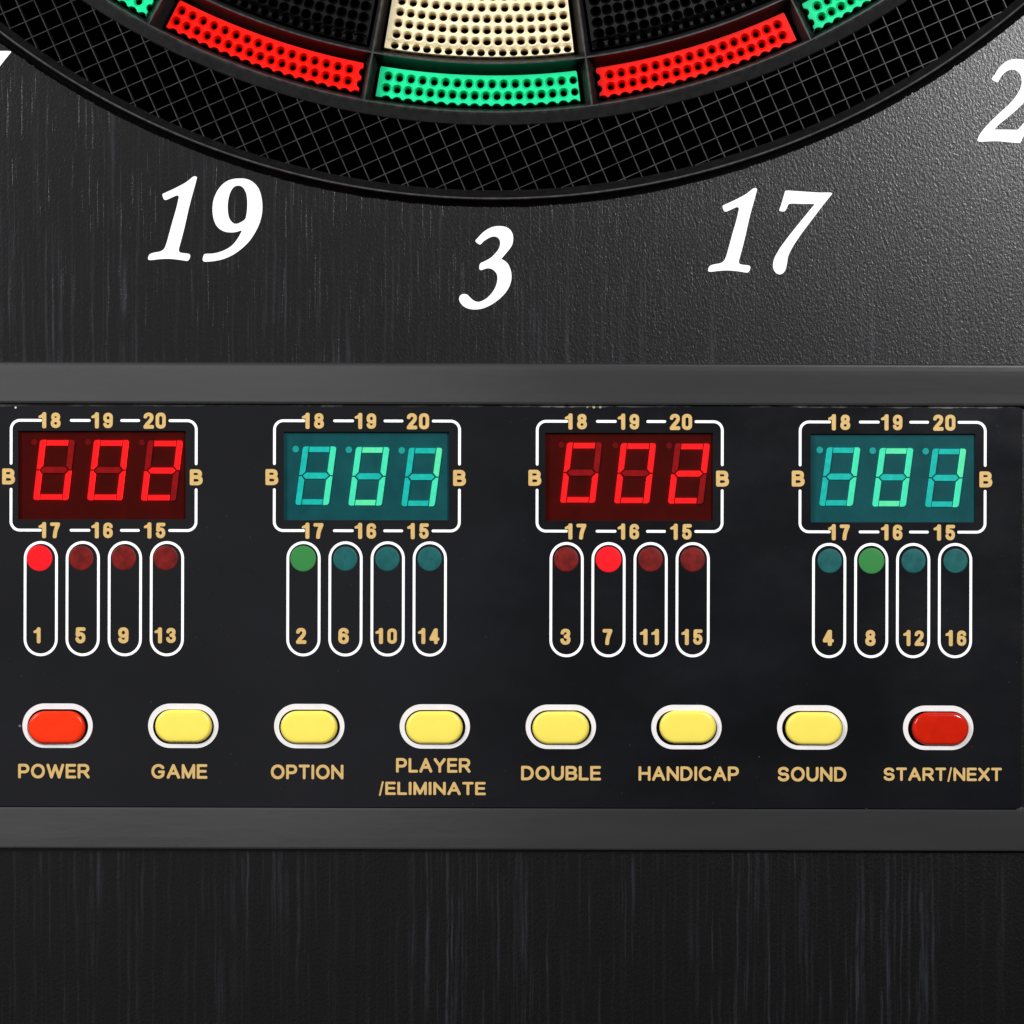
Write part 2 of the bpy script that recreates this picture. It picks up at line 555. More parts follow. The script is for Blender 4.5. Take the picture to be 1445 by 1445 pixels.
# catch ring: straight ribs of a tilted square grid, clipped to the ring
def catch_ring():
    U = np.array((21.61, -9.53)); V = np.array((9.53, 21.61)); O = np.array((692.0, 231.7))
    R0, R1 = 1049.0, 1141.0
    verts, faces, idx = [], [], []

    def rib(p, q, h):
        d = (q - p) / np.linalg.norm(q - p)
        nrm = np.array((-d[1], d[0]))
        wt, wb = 0.9, 1.3
        b = len(verts)
        for e in (p, q):
            for s, w, hh in ((1, wb, -10.5), (1, wt, h - 0.25), (0.55, wt, h), (-0.55, wt, h), (-1, wt, h - 0.25), (-1, wb, -10.5)):
                x, y = e + nrm * s * w
                v = P(x, y, h)
                verts.append(Vector((v.x, -hh * 0.001, v.z)))
        for k in range(5):
            faces.append((b + k, b + k + 1, b + 6 + k + 1, b + 6 + k))
            idx.append(0 if k in (1, 2, 3) else 1)

    c = np.array(TC)
    for D1, D2, h in ((U, V, -2.0), (V, U, -2.06)):
        u = D1 / np.linalg.norm(D1)
        for k in range(-80, 81):
            p0 = O + D2 * k
            rel = p0 - c
            b = rel @ u
            cc = rel @ rel
            dperp2 = cc - b * b
            if dperp2 > R1 * R1:
                continue
            t1 = math.sqrt(R1 * R1 - dperp2)
            if dperp2 < R0 * R0:
                t0 = math.sqrt(R0 * R0 - dperp2)
                spans = [(-b - t1, -b - t0), (-b + t0, -b + t1)]
            else:
                spans = [(-b - t1, -b + t1)]
            for s0, s1 in spans:
                p, q = p0 + u * s0, p0 + u * s1
                mid = (p + q) / 2
                if min(p[1], q[1]) > -230 or mid[1] > -150:
                    if -420 < mid[0] < 1870:
                        rib(p, q, h)
    return add('catch_ring', verts, faces, [M['rib'], M['rim']], ROOT, idx)


catch_ring()

SECT = [-46.32, -28.32, -10.32, 7.68, 25.68, 43.68]
R_DI, R_DO, R_SI = 961.5, 1030.5, 700.0
# (first deg, last deg, R top, R bottom) of each segment as seen
DBL = [(-45.2, -28.87, 978.6, 1021.5), (-27.00, -10.85, 978.6, 1021.5), (-9.46, 6.79, 978.6, 1021.5), (8.38, 24.65, 978.6, 1021.5), (26.28, 42.3, 978.6, 1021.5)]
SGL = [None, (-27.3, -10.95, 700, 952.0), (-9.42, 6.75, 700, 952.0), (8.35, 24.9, 700, 952.0), None]


def spider():
    verts, faces, idx = [], [], []
    HW = 0.85

    def ring_loop(R0, R1, a0, a1, ins, n, h):
        d0, d1 = math.degrees(ins / R0), math.degrees(ins / R1)
        lp = []
        for i in range(n + 1):
            lp.append(P(*pol(R1 - ins, a0 + d1 + (a1 - a0 - 2 * d1) * i / n), h))
        for i in range(n + 1):
            lp.append(P(*pol(R0 + ins, a1 - d0 - (a1 - a0 - 2 * d0) * i / n), h))
        return lp

    def well(R0, R1, a0, a1, bR0, bR1, b0, b1, hb):
        n = 40
        top = ring_loop(R0, R1, a0, a1, HW, n, 0)
        mid = ring_loop(R0, R1, a0, a1, HW + 1.0, n, -0.5)
        bot = ring_loop(bR0, bR1, b0, b1, 0, n, hb)
        b = len(verts)
        verts.extend(top + mid + bot)
        m = len(top)
        for r in range(2):
            for i in range(m):
                j = (i + 1) % m
                faces.append((b + r * m + i, b + r * m + j, b + (r + 1) * m + j, b + (r + 1) * m + i))
                idx.append(1 if r == 0 else 0)

    for k in range(5):
        a0, a1 = SECT[k], SECT[k + 1]
        d = DBL[k]
        well(R_DI, R_DO, a0, a1, d[2] - 1.0, d[3] + 3.0, d[0] - 0.10, d[1] + 0.10, -8.0)
        s = SGL[k] or (a0 + 0.9, a1 - 0.9, 700, 952)
        well(R_SI, R_DI, a0, a1, s[2] + 2, s[3] + 2.2, s[0] - 0.10, s[1] + 0.10, -8.0)
    # crest tops: arcs, then radials between them
    def strip(R0, R1, a0, a1, n, h=0.0):
        b = len(verts)
        for i in range(n + 1):
            a = a0 + (a1 - a0) * i / n
            verts.append(P(*pol(R0, a), h)); verts.append(P(*pol(R1, a), h))
        for i in range(n):
            faces.append((b + 2 * i, b + 2 * i + 1, b + 2 * i + 3, b + 2 * i + 2)); idx.append(1)
    strip(R_DI - HW, R_DI + HW, SECT[0], SECT[-1], 200)
    strip(R_DO - HW, R_DO + 0.4, -AMAX, AMAX, 240)
    for a in SECT:
        for R0, R1 in ((R_SI, R_DI - HW), (R_DI + HW, R_DO - HW)):
            b = len(verts)
            for R in (R0, R1):
                e = math.degrees(HW / R)
                verts.append(P(*pol(R, a - e), 0)); verts.append(P(*pol(R, a + e), 0))
            faces.append((b, b + 1, b + 3, b + 2)); idx.append(1)
    # outer band sloping down to the catch ring
    prof = [(R_DO + 0.4, 0), (1033.6, -0.45), (1048.0, -1.75), (1049.6, -2.3), (1049.9, -10.5)]
    mi = [1, 0, 0, 0]
    b = len(verts); n = 300; m = len(prof)
    for i in range(n + 1):
        a = -AMAX + 2 * AMAX * i / n
        for R, h in prof:
            verts.append(P(*pol(R, a), h))
    for i in range(n):
        for j in range(m - 1):
            faces.append((b + i * m + j, b + i * m + j + 1, b + (i + 1) * m + j + 1, b + (i + 1) * m + j)); idx.append(mi[j])
    return add('spider', verts, faces, [M['well'], M['crest']], ROOT, idx)


spider()


def segment(a0, a1, R0, R1, rows, r_hole, r_fun, drop, m, scallop=None, end0=(), end1=(), cut=0.0, label=None, htop=-3.6):
    """moulded segment plate with countersunk holes.
    rows: list of (R, [angles]).  end0/end1: radii of holes that cut the ends.  scallop: (R, radius, [angles])."""
    Rm = (R0 + R1) / 2
    k = math.radians(1) * Rm                         # local x per degree
    NH = 14
    pts, edges, level = [], [], []

    def loop(ps, lv, close=True):
        b = len(pts)
        pts.extend(Vector(p) for p in ps)
        level.extend([lv] * len(ps))
        for i in range(len(ps)):
            edges.append((b + i, b + (i + 1) % len(ps)))
        return list(range(b, b + len(ps)))

    # outline: bottom edge from a0 to a1, then end1 up, top back, end0 down
    out = []
    n = int((a1 - a0) * k / 1.3)
    for i in range(n + 1):
        x = (a0 + (a1 - a0) * i / n) * k
        R = R1
        if scallop:
            for sa in scallop[2]:
                d = abs(x - sa * k)
                if d < scallop[1]:
                    R = min(R, scallop[0] - math.sqrt(scallop[1] ** 2 - d * d))
        out.append((x, R))

    def end(xe, cuts, sgn):
        ps = []
        y = R1 - 0.7
        while y > R0 + 0.7:
            x = xe
            for cr in cuts:
                d = abs(y - cr)
                if d < cut:
                    x = xe - sgn * math.sqrt(cut * cut - d * d) * 0.9
            ps.append((x, y))
            y -= 0.9
        return ps
    rnd = 2.2
    right = end(a1 * k, end1, 1)
    left = end(a0 * k, end0, -1)[::-1]
    right = [(x - max(0, rnd - (y - R0)) * 0.6, y) for x, y in right]
    left = [(x + max(0, rnd - (y - R0)) * 0.6, y) for x, y in left]
    out += right
    nt = n // 3
    out += [((a1 + (a0 - a1) * i / nt) * k - (rnd * 0.6 if i == 0 else -rnd * 0.6 if i == nt else 0), R0) for i in range(nt + 1)]
    out += left
    outline = loop(out, 0)
    xs0, xs1 = a0 * k, a1 * k
    holes = []
    for R, angs in rows:
        for a in angs:
            cx = a * k
            room = min(cx - xs0, xs1 - cx, R1 - R, R - R0)
            if room < r_hole + 0.3:
                continue
            rf = min(r_fun, room - 0.25)
            h = loop([(cx + r_hole * math.cos(t), R + r_hole * math.sin(t)) for t in [2 * math.pi * i / NH for i in range(NH)]], -drop)
            if rf > r_hole + 0.5:
                loop([(cx + rf * math.cos(t), R + rf * math.sin(t)) for t in [2 * math.pi * (i + .5) / NH for i in range(NH)]], 0)
            holes.append((cx, R, h))
    v2, e2, f2, ov, oe, of = delaunay_2d_cdt(pts, edges, [], 0, 1e-4)
    lv = [0.0] * len(v2)
    for i, src in enumerate(ov):
        if src:
            lv[i] = level[src[0]]
    new = {}
    for i, src in enumerate(ov):
        for s in src:
            new[s] = i
    poly = np.array(out)

    def inside(x, y):
        c = False
        j = len(poly) - 1
        X, Y = poly[:, 0], poly[:, 1]
        Xj, Yj = np.roll(X, 1), np.roll(Y, 1)
        cond = (Y > y) != (Yj > y)
        with np.errstate(divide='ignore', invalid='ignore'):
            xi = (Xj - X) * (y - Y) / (Yj - Y) + X
        return bool(np.count_nonzero(cond & (x < xi)) % 2)
    hc = np.array([(h[0], h[1]) for h in holes]) if holes else np.zeros((0, 2))
    faces = []
    for f in f2:
        c = sum((v2[i] for i in f), Vector((0, 0))) / len(f)
        if len(hc) and np.min((hc[:, 0] - c.x) ** 2 + (hc[:, 1] - c.y) ** 2) < (r_hole * 0.97) ** 2:
            continue
        if inside(c.x, c.y):
            faces.append(tuple(f))
    verts = [P(*pol(v.y, v.x / k), htop + lv[i]) for i, v in enumerate(v2)]
    nv = len(verts)
    back = -9.5

    def wall(ids):
        b = len(verts)
        for i in ids:
            verts.append(Vector((verts[i].x, -back * 0.001, verts[i].z)))
        for i in range(len(ids)):
            j = (i + 1) % len(ids)
            faces.append((ids[i], ids[j], b + j, b + i))
    for _, _, h in holes:
        wall([new[i] for i in h])
    wall([new[i] for i in outline])
    return add('target_segment', verts, faces, m, ROOT, label=label)


def lin(a, b, n):
    return [a + (b - a) * i / (n - 1) for i in range(n)]


R_A, R_B, R_C = 991.7, 1008.3, 1025.6


def double(k, m, label, cutside):
    a0, a1, r0, r1 = DBL[k]
    if cutside == 0:
        f0, f1 = a0 + 0.75, a1 - 0.37
    elif cutside < 0:
        f0, f1 = a0 + 0.10, a1 - 0.92
    else:
        f0, f1 = a0 + 0.58, a1 - 0.36 + 0.0
        f1 = a1 - 0.10
    r_h = 5.0 if m is M['green'] else 4.6
    segment(a0, a1, r0, r1, [(R_A, lin(f0, f1, 17)), (R_B, lin(f0 - 0.02, f1 + 0.02, 18))], r_h, 7.75, 1.5, m,
            (R_C, 7.6, lin(f0 + 0.1, f1 - 0.1, 18)),
            (R_A, R_B) if cutside < 0 else (), (R_A, R_B) if cutside > 0 else (), 5.4, label)


double(0, M['green'], 'green double segment by the white 7', 1)
double(1, M['red'], 'red double segment above the white 19', 1)
double(2, M['green'], 'green double segment above the white 3', 0)
double(3, M['red'], 'red double segment above the white 17', -1)
double(4, M['green'], 'green double segment by the white 2', -1)

RS = [947.0 - 15.8 * i for i in range(15)]
CN = [17, 16, 16, 16, 15, 15, 15, 14, 14, 14, 14, 13, 13, 13, 12]


def single(k, m, label, f0, f1, rh):
    a0, a1, r0, r1 = SGL[k]
    rows = [(R, lin(f0 + 0.012 * i, f1 - 0.02 * i, c)) for i, (R, c) in enumerate(zip(RS, CN))]
    rows = [(R if i else R - 0.6, a) for i, (R, a) in enumerate(rows)]
    segment(a0, a1, r0, r1 if m is M['cream'] else r1, rows, rh, 7.4 if m is M['cream'] else 7.8, 0.75 if m is M['cream'] else 1.3, m, label=label)


# the lowest cream row nearly touches the edge, so its edge runs just past the holes
single(2, M['cream'], 'cream single segment above the green double', -8.57, 6.25, 5.15)
single(1, M['black'], 'black single segment left of the cream one', -26.6, -11.6, 5.0)
single(3, M['black'], 'black single segment right of the cream one', 9.1, 24.1, 5.0)


# ------------------------------------------------------------------ rails and fascia of the control panel
def rail(y0, y1, label, low=False):
    bm = bmesh.new()
    x0, x1 = XL, XR
    prof = [(y0, 0.02), (y0, 2.75), (y0 + 0.8, 3.1), (y0 + 2.0, 3.32), (y0 + 4.2, 3.46), (y0 + 10, 3.44), (y0 + 16, 3.37), (y1 - 16, 2.95), (y1 - 4, 2.80), (y1 - 1.4, 2.66), (y1 - 0.4, 2.45), (y1, 2.2), (y1, 0.02)]
    if low:          # its upper edge sits just under the face of the panel
        prof = [(y0, 0.02), (y0, 2.36), (y0 + 3, 2.36), (y1 - 16, 1.86), (y1 - 3, 1.68), (y1 - 0.8, 1.58), (y1, 1.3), (y1, 0.02)]
    verts, faces = [], []
    for x in (x0, x1):
        for y, h in prof:
            k = S * (1 - h * 0.001 / D)
            verts.append(Vector(((x - CX) * S, -h * 0.001, (CY - y) * k)))
    m = len(prof)
    for j in range(m - 1):
        faces.append((j, j + 1, m + j + 1, m + j))
    faces.append(tuple(range(m)))
    faces.append(tuple(range(2 * m - 1, m - 1, -1)))
    o = add('trim_rail', verts, faces, M['rail'], ROOT, label=label)
    fix_normals(o.data)
    return o


rail(512.3, 571.4, 'grey rail above the displays')
rail(1140.8, 1199.3, 'grey rail below the buttons', True)

HP = 2.5     # face of the fascia
BTN = [(81.2, 1024.0), (258.6, 1024.2), (436.4, 1024.6), (613.6, 1025.1), (791.4, 1025.6), (968.7, 1026.0), (1146.2, 1026.5), (1323.9, 1027.0)]
WIN = [(25.5, 607.9, 262.0, 733.0), (400.2, 609.2, 633.5, 734.0), (769.4, 610.7, 1005.8, 734.9), (1144.2, 612.0, 1376.4, 737.0)]


def fascia():
    x0, x1 = -40, 1442.5
    y0, y1 = 572.9, 1139.4
    outer = []
    r = 6

    def lev(x, y):           # keep the plate level: undo the camera's roll
        dx, dy = x - CX, y - CY
        c, s = math.cos(ROLL), math.sin(ROLL)
        return CX + dx * c - dy * s, CY + dx * s + dy * c
    for cx, cy, q in ((x1 - r, y1 - r, 0), (x0 + r, y1 - r, 1), (x0 + r, y0 + r, 2), (x1 - r, y0 + r, 3)):
        for i in range(7):
            a = (q + i / 6) * math.pi / 2
            outer.append(lev(cx + r * math.cos(a), cy + r * math.sin(a)))
    loops = [outer]
    for x, y in BTN:
        loops.append(stadium(x + 0.3, y + 1.2, 86.5, 49.5))
    for a, b, c, d in WIN:
        loops.append([(a, b), (c, b), (c, d), (a, d)])
    return plate('fascia', loops, HP, 0.1, [M['fascia'], M['fascia']], ROOT)


fascia()


# ------------------------------------------------------------------ strokes and lettering
def stroke(points, w, closed=False, cap=8):
    """flat strip of width w along points, rounded ends; returns verts (2D), faces"""
    p = [np.array(q, float) for q in points]
    n = len(p)
    vs, fs = [], []
    nr = []
    for i in range(n):
        if closed:
            d = p[(i + 1) % n] - p[i - 1]
        else:
            d = p[min(i + 1, n - 1)] - p[max(i - 1, 0)]
        d = d / np.linalg.norm(d)
        nr.append(np.array((-d[1], d[0])))
    for i in range(n):
        vs.append(tuple(p[i] + nr[i] * w / 2)); vs.append(tuple(p[i] - nr[i] * w / 2))
    for i in range(n if closed else n - 1):
        j = (i + 1) % n
        fs.append((2 * i, 2 * i + 1, 2 * j + 1, 2 * j))
    if not closed:
        for e, sg in ((0, -1), (n - 1, 1)):
            a0 = math.atan2(nr[e][1], nr[e][0])
            base = len(vs)
            for k in range(1, cap):
                a = a0 - sg * math.pi * k / cap
                vs.append((p[e][0] + math.cos(a) * w / 2, p[e][1] + math.sin(a) * w / 2))
            fs.append((2 * e, *range(base, base + cap - 1), 2 * e + 1))
    return vs, fs


def earc(cx, cy, rx, ry, a0, a1, n=10):
    return [(cx + rx * math.cos(math.radians(a0 + (a1 - a0) * i / n)), cy + ry * math.sin(math.radians(a0 + (a1 - a0) * i / n))) for i in range(n + 1)]


# condensed bold figures: box 14.6 x 22.8, each stroke is (points, radius)
q = 2.28
GL = {
    '0': [([(3.0, 7.0)] + earc(7.3, 6.9, 4.3, 4.15, 180, 360) + earc(7.3, 15.9, 4.3, 4.15, 0, 180) + [(3.0, 7.0)], q)],
    '1': [([(7.6, 2.6), (7.6, 20.0)], 2.75), ([(7.0, 2.7), (5.2, 4.6), (1.7, 6.4)], 1.75), ([(7.0, 4.2), (4.0, 6.0)], 2.0)],
    '2': [(earc(7.2, 6.9, 4.2, 4.1, 190, 375, 12) + [(10.6, 9.9), (8.6, 12.6), (5.4, 16.2), (3.2, 19.6)], q), ([(3.2, 19.9), (11.7, 19.9)], 2.55)],
    '3': [(earc(7.2, 6.7, 4.1, 3.95, 190, 420, 14) + [(7.4, 11.0)], q), ([(7.4, 11.2)] + earc(7.2, 15.4, 4.4, 4.5, -60, 172, 14), q)],
    '4': [([(8.6, 3.0), (3.0, 14.8)], 2.3), ([(2.9, 15.6), (12.3, 15.6)], 2.3), ([(9.6, 2.8), (9.6, 20.2)], 2.6)],
    '5': [([(4.3, 2.8), (11.3, 2.8)], 2.5), ([(4.0, 3.0), (3.6, 10.3)], 2.5), ([(3.9, 11.0)] + earc(7.2, 14.6, 4.3, 5.3, -115, 165, 14), q)],
    '6': [(earc(7.4, 6.8, 4.2, 4.1, -12, -180, 10) + [(3.1, 10.0), (3.0, 14.0)] + earc(7.3, 15.6, 4.3, 4.4, 180, 0, 8) + earc(7.3, 14.2, 4.3, 4.0, 0, -180, 8), q)],
    '7': [([(2.7, 2.9), (11.4, 2.9)], 2.5), ([(11.0, 3.4), (8.8, 9.0), (7.3, 14.0), (6.6, 20.0)], 2.7)],
    '8': [(earc(7.35, 6.7, 3.8, 3.95, 0, 360, 16), q), (earc(7.35, 15.6, 4.4, 4.35, 0, 360, 16), q)],
}
GL['9'] = [([(14.6 - x, 22.7 - y) for x, y in pts], r) for pts, r in GL['6']]
GLW = {c: 14.6 for c in GL}
GL['B'] = [([(2.9, 2.8), (2.9, 20.2)], 2.7), ([(2.9, 2.7), (9.6, 2.7)] + earc(10.2, 6.8, 4.3, 4.1, -90, 90, 8) + [(4, 10.9)], 2.55),
           ([(4, 11.2), (10.2, 11.2)] + earc(10.4, 15.8, 5.0, 4.5, -90, 90, 8) + [(2.9, 20.3)], 2.6)]
GLW['B'] = 18.0

# wide sans capitals with rounded stroke ends: cap height 20.4, stroke radius 2
t = 1.9
lo, hi = 18.4, 2.0
CAP = {
    'P': (15.8, [([(2, lo), (2, hi), (8.6, hi)] + earc(8.8, 6.7, 5.0, 4.7, -90, 90, 10) + [(2, 11.4)], t)]),
    'O': (19.6, [(earc(9.8, 10.2, 7.8, 8.3, 0, 360, 26), t)]),
    'W': (24.5, [([(1.9, hi), (6.9, lo)], t), ([(6.9, lo), (12.2, hi + .6)], t), ([(12.2, hi + .6), (17.6, lo)], t), ([(17.6, lo), (22.6, hi)], t)]),
    'E': (14.6, [([(12.6, hi), (2, hi), (2, lo), (12.8, lo)], t), ([(2, 10.0), (11.8, 10.0)], t)]),
    'R': (16.8, [([(2, lo), (2, hi), (9.2, hi)] + earc(9.4, 6.4, 5.0, 4.4, -90, 90, 10) + [(2, 10.8)], t), ([(9.0, 10.8), (14.8, lo)], t)]),
    'G': (19.2, [(earc(9.8, 10.2, 7.8, 8.3, -38, -320, 22) + [(16.8, 10.9), (11.2, 10.9)], t)]),
    'A': (18.6, [([(2, lo), (9.3, hi)], t), ([(9.3, hi), (16.6, lo)], t), ([(4.6, 12.9), (14, 12.9)], t)]),
    'M': (18.8, [([(2, lo), (2, hi)], t), ([(2, hi + .3), (9.4, lo - .5)], t), ([(9.4, lo - .5), (16.8, hi + .3)], t), ([(16.8, hi), (16.8, lo)], t)]),
    'T': (15.6, [([(2, hi), (13.6, hi)], t), ([(7.8, hi), (7.8, lo)], t)]),
    'I': (4.6, [([(2.3, hi), (2.3, lo)], t)]),
    'N': (17.4, [([(2, lo), (2, hi)], t), ([(2, hi + .3), (15.4, lo - .3)], t), ([(15.4, lo), (15.4, hi)], t)]),
    'L': (13.4, [([(2, hi), (2, lo), (11.6, lo)], t)]),
    'Y': (17.0, [([(1.9, hi), (8.5, 10.8)], t), ([(8.5, 10.8), (15.1, hi)], t), ([(8.5, 10.8), (8.5, lo)], t)]),
    'D': (17.4, [([(2, hi), (7.4, hi)] + earc(7.4, 10.2, 8.0, 8.2, -90, 90, 14) + [(2, lo), (2, hi)], t)]),
    'U': (17.2, [([(2, hi), (2, 12.2)] + earc(8.6, 12.0, 6.6, 6.5, 180, 0, 12) + [(15.2, hi)], t)]),
    'B': (16.0, [([(2, hi), (2, lo)], t), ([(2, hi), (8.8, hi)] + earc(8.8, 6.0, 4.7, 4.0, -90, 90, 8) + [(2, 10.0)], t),
                 ([(2, 10.0), (9.2, 10.0)] + earc(9.2, 14.2, 5.0, 4.2, -90, 90, 8) + [(2, lo)], t)]),
    'H': (17.2, [([(2, hi), (2, lo)], t), ([(15.2, hi), (15.2, lo)], t), ([(2, 10.0), (15.2, 10.0)], t)]),
    'C': (18.4, [(earc(9.8, 10.2, 7.8, 8.3, -42, -318, 22), t)]),
    'X': (16.8, [([(2, hi), (14.8, lo)], t), ([(14.8, hi), (2, lo)], t)]),
    'S': (16.6, [(earc(8.3, 6.3, 5.7, 4.3, -20, -250, 14) + [(8.4, 10.2)] + earc(8.4, 14.1, 6.1, 4.3, -72, 165, 14), t)]),
    '/': (6.6, [([(1.3, 20.6), (5.3, 0.6)], 1.2)]),
}


def sdf_mesh(strokes, res=0.42):
    """exact filled outline of the union of round strokes: marching squares over their distance field"""
    allp = np.array([p for pts, r in strokes for p in pts])
    rm = max(r for _, r in strokes)
    x0, y0 = allp.min(0) - rm - 1
    x1, y1 = allp.max(0) + rm + 1
    nx, ny = int((x1 - x0) / res) + 2, int((y1 - y0) / res) + 2
    gx, gy = np.meshgrid(x0 + np.arange(nx) * res, y0 + np.arange(ny) * res)
    F = np.full(gx.shape, 1e9)
    for pts, r in strokes:
        for a, b in zip(pts[:-1], pts[1:]):
            dx, dy = b[0] - a[0], b[1] - a[1]
            l2 = dx * dx + dy * dy + 1e-12
            tt = np.clip(((gx - a[0]) * dx + (gy - a[1]) * dy) / l2, 0, 1)
            F = np.minimum(F, (np.abs(gx - a[0] - tt * dx) ** 2.7 + np.abs(gy - a[1] - tt * dy) ** 2.7) ** (1 / 2.7) - r)
    vs, fs, cache = [], [], {}

    def vid(key, pt):
        if key not in cache:
            cache[key] = len(vs)
            vs.append(pt)
        return cache[key]

    for j in range(ny - 1):
        i = 0
        while i < nx - 1:
            c = [(i, j), (i + 1, j), (i + 1, j + 1), (i, j + 1)]
            f = [F[y, x] for x, y in c]
            ins = [v < 0 for v in f]
            if all(ins):
                fs.append(tuple(vid(('g', x, y), (x0 + x * res, y0 + y * res)) for x, y in c))
            elif any(ins):
                poly = []
                for k in range(4):
                    a, b = c[k], c[(k + 1) % 4]
                    if ins[k]:
                        poly.append(vid(('g', *a), (x0 + a[0] * res, y0 + a[1] * res)))
                    if ins[k] != ins[(k + 1) % 4]:
                        tt = f[k] / (f[k] - f[(k + 1) % 4])
                        e = ('e', *min(a, b), *max(a, b))
                        poly.append(vid(e, (x0 + (a[0] + (b[0] - a[0]) * tt) * res, y0 + (a[1] + (b[1] - a[1]) * tt) * res)))
                if len(poly) >= 3:
                    fs.append(tuple(poly))
            i += 1
    return vs, fs


_g = {}


def glyph(key, strokes):
    if key not in _g:
        _g[key] = sdf_mesh(strokes)
    return _g[key]


HINK = HP + 0.04
_text = {}


def text_mesh(kind, s, width, height, m):
    """lettering centred on its own origin, fitted to width x height px"""
    key = (kind, s, round(width, 1), round(height, 1), m.name)
    if key in _text:
        return _text[key]
    pen, vs, fs = 0.0, [], []
    for ch in s:
        if kind == 'fig':
            w, st, adv = GLW[ch], GL[ch], 15.7
        else:
            w, st = CAP[ch]
            adv = w + 2.1
        gv, gf = glyph((kind, ch), st)
        b = len(vs)
        vs += [(x + pen, y) for x, y in gv]
        fs += [tuple(b + i for i in f) for f in gf]
        pen += adv
    a = np.array(vs)
    lo_, hi_ = a.min(0), a.max(0)
    sx, sy = width / (hi_[0] - lo_[0]), height / (hi_[1] - lo_[1])
    cx, cy = (lo_ + hi_) / 2
    verts = [L((x - cx) * sx, (y - cy) * sy, 0, HINK) for x, y in vs]
    me, _ = mesh('lettering', verts, [f[::1] for f in fs], m, recentre=False)
    fix_front(me)
    _text[key] = me
    return me


def text(name, kind, s, x0, x1, y0, y1, m, parent):
    me = text_mesh(kind, s, x1 - x0, y1 - y0, m)
    return put(name, me, P((x0 + x1) / 2, (y0 + y1) / 2, HINK), parent)


# ------------------------------------------------------------------ seven-segment digits
def digit_polys(Wd, Hd, tk, slant):
    m_ = Hd / 2
    e = 4.6
    f = [(0, 3.2), (1.0, 1.0), (3.2, 0), (tk, 0), (tk, m_ - 6.0), (tk - e, m_ - 1.0), (0, m_ - 1.0)]
    up = lambda ps: [(x, Hd - y) for x, y in ps]
    mir = lambda ps: [(Wd - x, y) for x, y in ps]
    g_ = 1.5
    a = [(tk + g_, 0.4), (Wd - tk - g_, 0.4), (Wd - tk - g_, tk), (tk + g_, tk)]
    gg = [(tk - 2.6, m_), (tk + 1.8, m_ - 4.2), (Wd - tk - 1.8, m_ - 4.2), (Wd - tk + 2.6, m_), (Wd - tk - 1.8, m_ + 4.2), (tk + 1.8, m_ + 4.2)]
    d = {'a': a, 'b': mir(f), 'c': mir(up(f)), 'd': up(a), 'e': up(f), 'f': f, 'g': gg}
    return {k: [(x + (Hd - y) * slant, y) for x, y in v] for k, v in d.items()}


H_WIN, H_SEG = HP - 0.9, HP - 0.58


def digit_mesh(key, Wd, Hd, tk, slant, on, mats, dot):
    """one digit with its decimal dot; own origin at its upper left; lit bars use their own material"""
    verts, faces, idx = [], [], []

    def prism(poly, mi, h1=H_SEG):
        b = len(verts)
        n = len(poly)
        for h in (h1, H_WIN - 0.02):
            for x, y in poly:
                v = L(x, y, h - H_SEG, H_SEG)
                verts.append(Vector(v))
        faces.append(tuple(range(b, b + n))); idx.append(mi)
        for i in range(n):
            j = (i + 1) % n
            faces.append((b + i, b + j, b + n + j, b + n + i)); idx.append(mi + 4)
    for k, poly in digit_polys(Wd, Hd, tk, slant).items():
        prism(poly, on.get(k, 0))
    prism([(dot[0] + dot[2] * math.cos(2 * math.pi * i / 18), dot[1] + dot[2] * math.sin(2 * math.pi * i / 18)) for i in range(18)], 3, H_WIN + 0.12)
    me, _ = mesh('digit', verts, faces, mats, idx, recentre=False)
    fix_normals(me)
    return me


RM = [M['seg_red_off'], M['seg_red_on'], M['seg_red_on'], M['dp_red'], M['seg_red_off'], M['leak_red'], M['leak_red'], M['dp_red']]
GM = [M['seg_green_off'], M['seg_green_on'], M['seg_green_hot'], M['dp_green'], M['leak_teal'], M['leak_green'], M['leak_green'], M['dp_green']]
lit = lambda s, v=1: {c: v for c in s}
RD = [digit_mesh(i, 49.3, 85, 8.1, 0.114, lit(on), RM, (1.4, 3.2, 4.3)) for i, on in enumerate(('afedc', 'abcdef', 'abged'))]
GD = [digit_mesh(i, 47.0, 82.5, 7.9, 0.132, on, GM, (0.6, 3.8, 4.7)) for i, on in
      enumerate((lit('bc'), {**lit('bcef'), 'a': 2, 'd': 2}, {**lit('c'), 'b': 2}))]

# ------------------------------------------------------------------ score displays
# per display: frame (x0, y0, x1, y1), digit origins
DISP = [
    dict(fr=(15.8, 593.4, 276.6, 748.3), dg=[(46.8, 620.5), (123.0, 620.8), (198.8, 621.4)], red=True, dx=0.0, dy=0.0),
    dict(fr=(387.0, 593.9, 648.5, 749.0), dg=[(416.7, 629.9), (491.6, 630.8), (566.3, 631.8)], red=False, dx=371.6, dy=0.9),
    dict(fr=(757.9, 594.7, 1019.2, 749.8), dg=[(790.6, 624.4), (867.0, 625.2), (943.0, 625.7)], red=True, dx=742.7, dy=1.9),
    dict(fr=(1129.2, 595.8, 1390.0, 750.6), dg=[(1156.4, 631.2), (1231.2, 632.2), (1305.8, 633.0)], red=False, dx=1114.3, dy=3.0),
]
NAMES = ['leftmost red score display', 'green score display beside the leftmost red one', 'red score display between the two green ones', 'rightmost green score display']


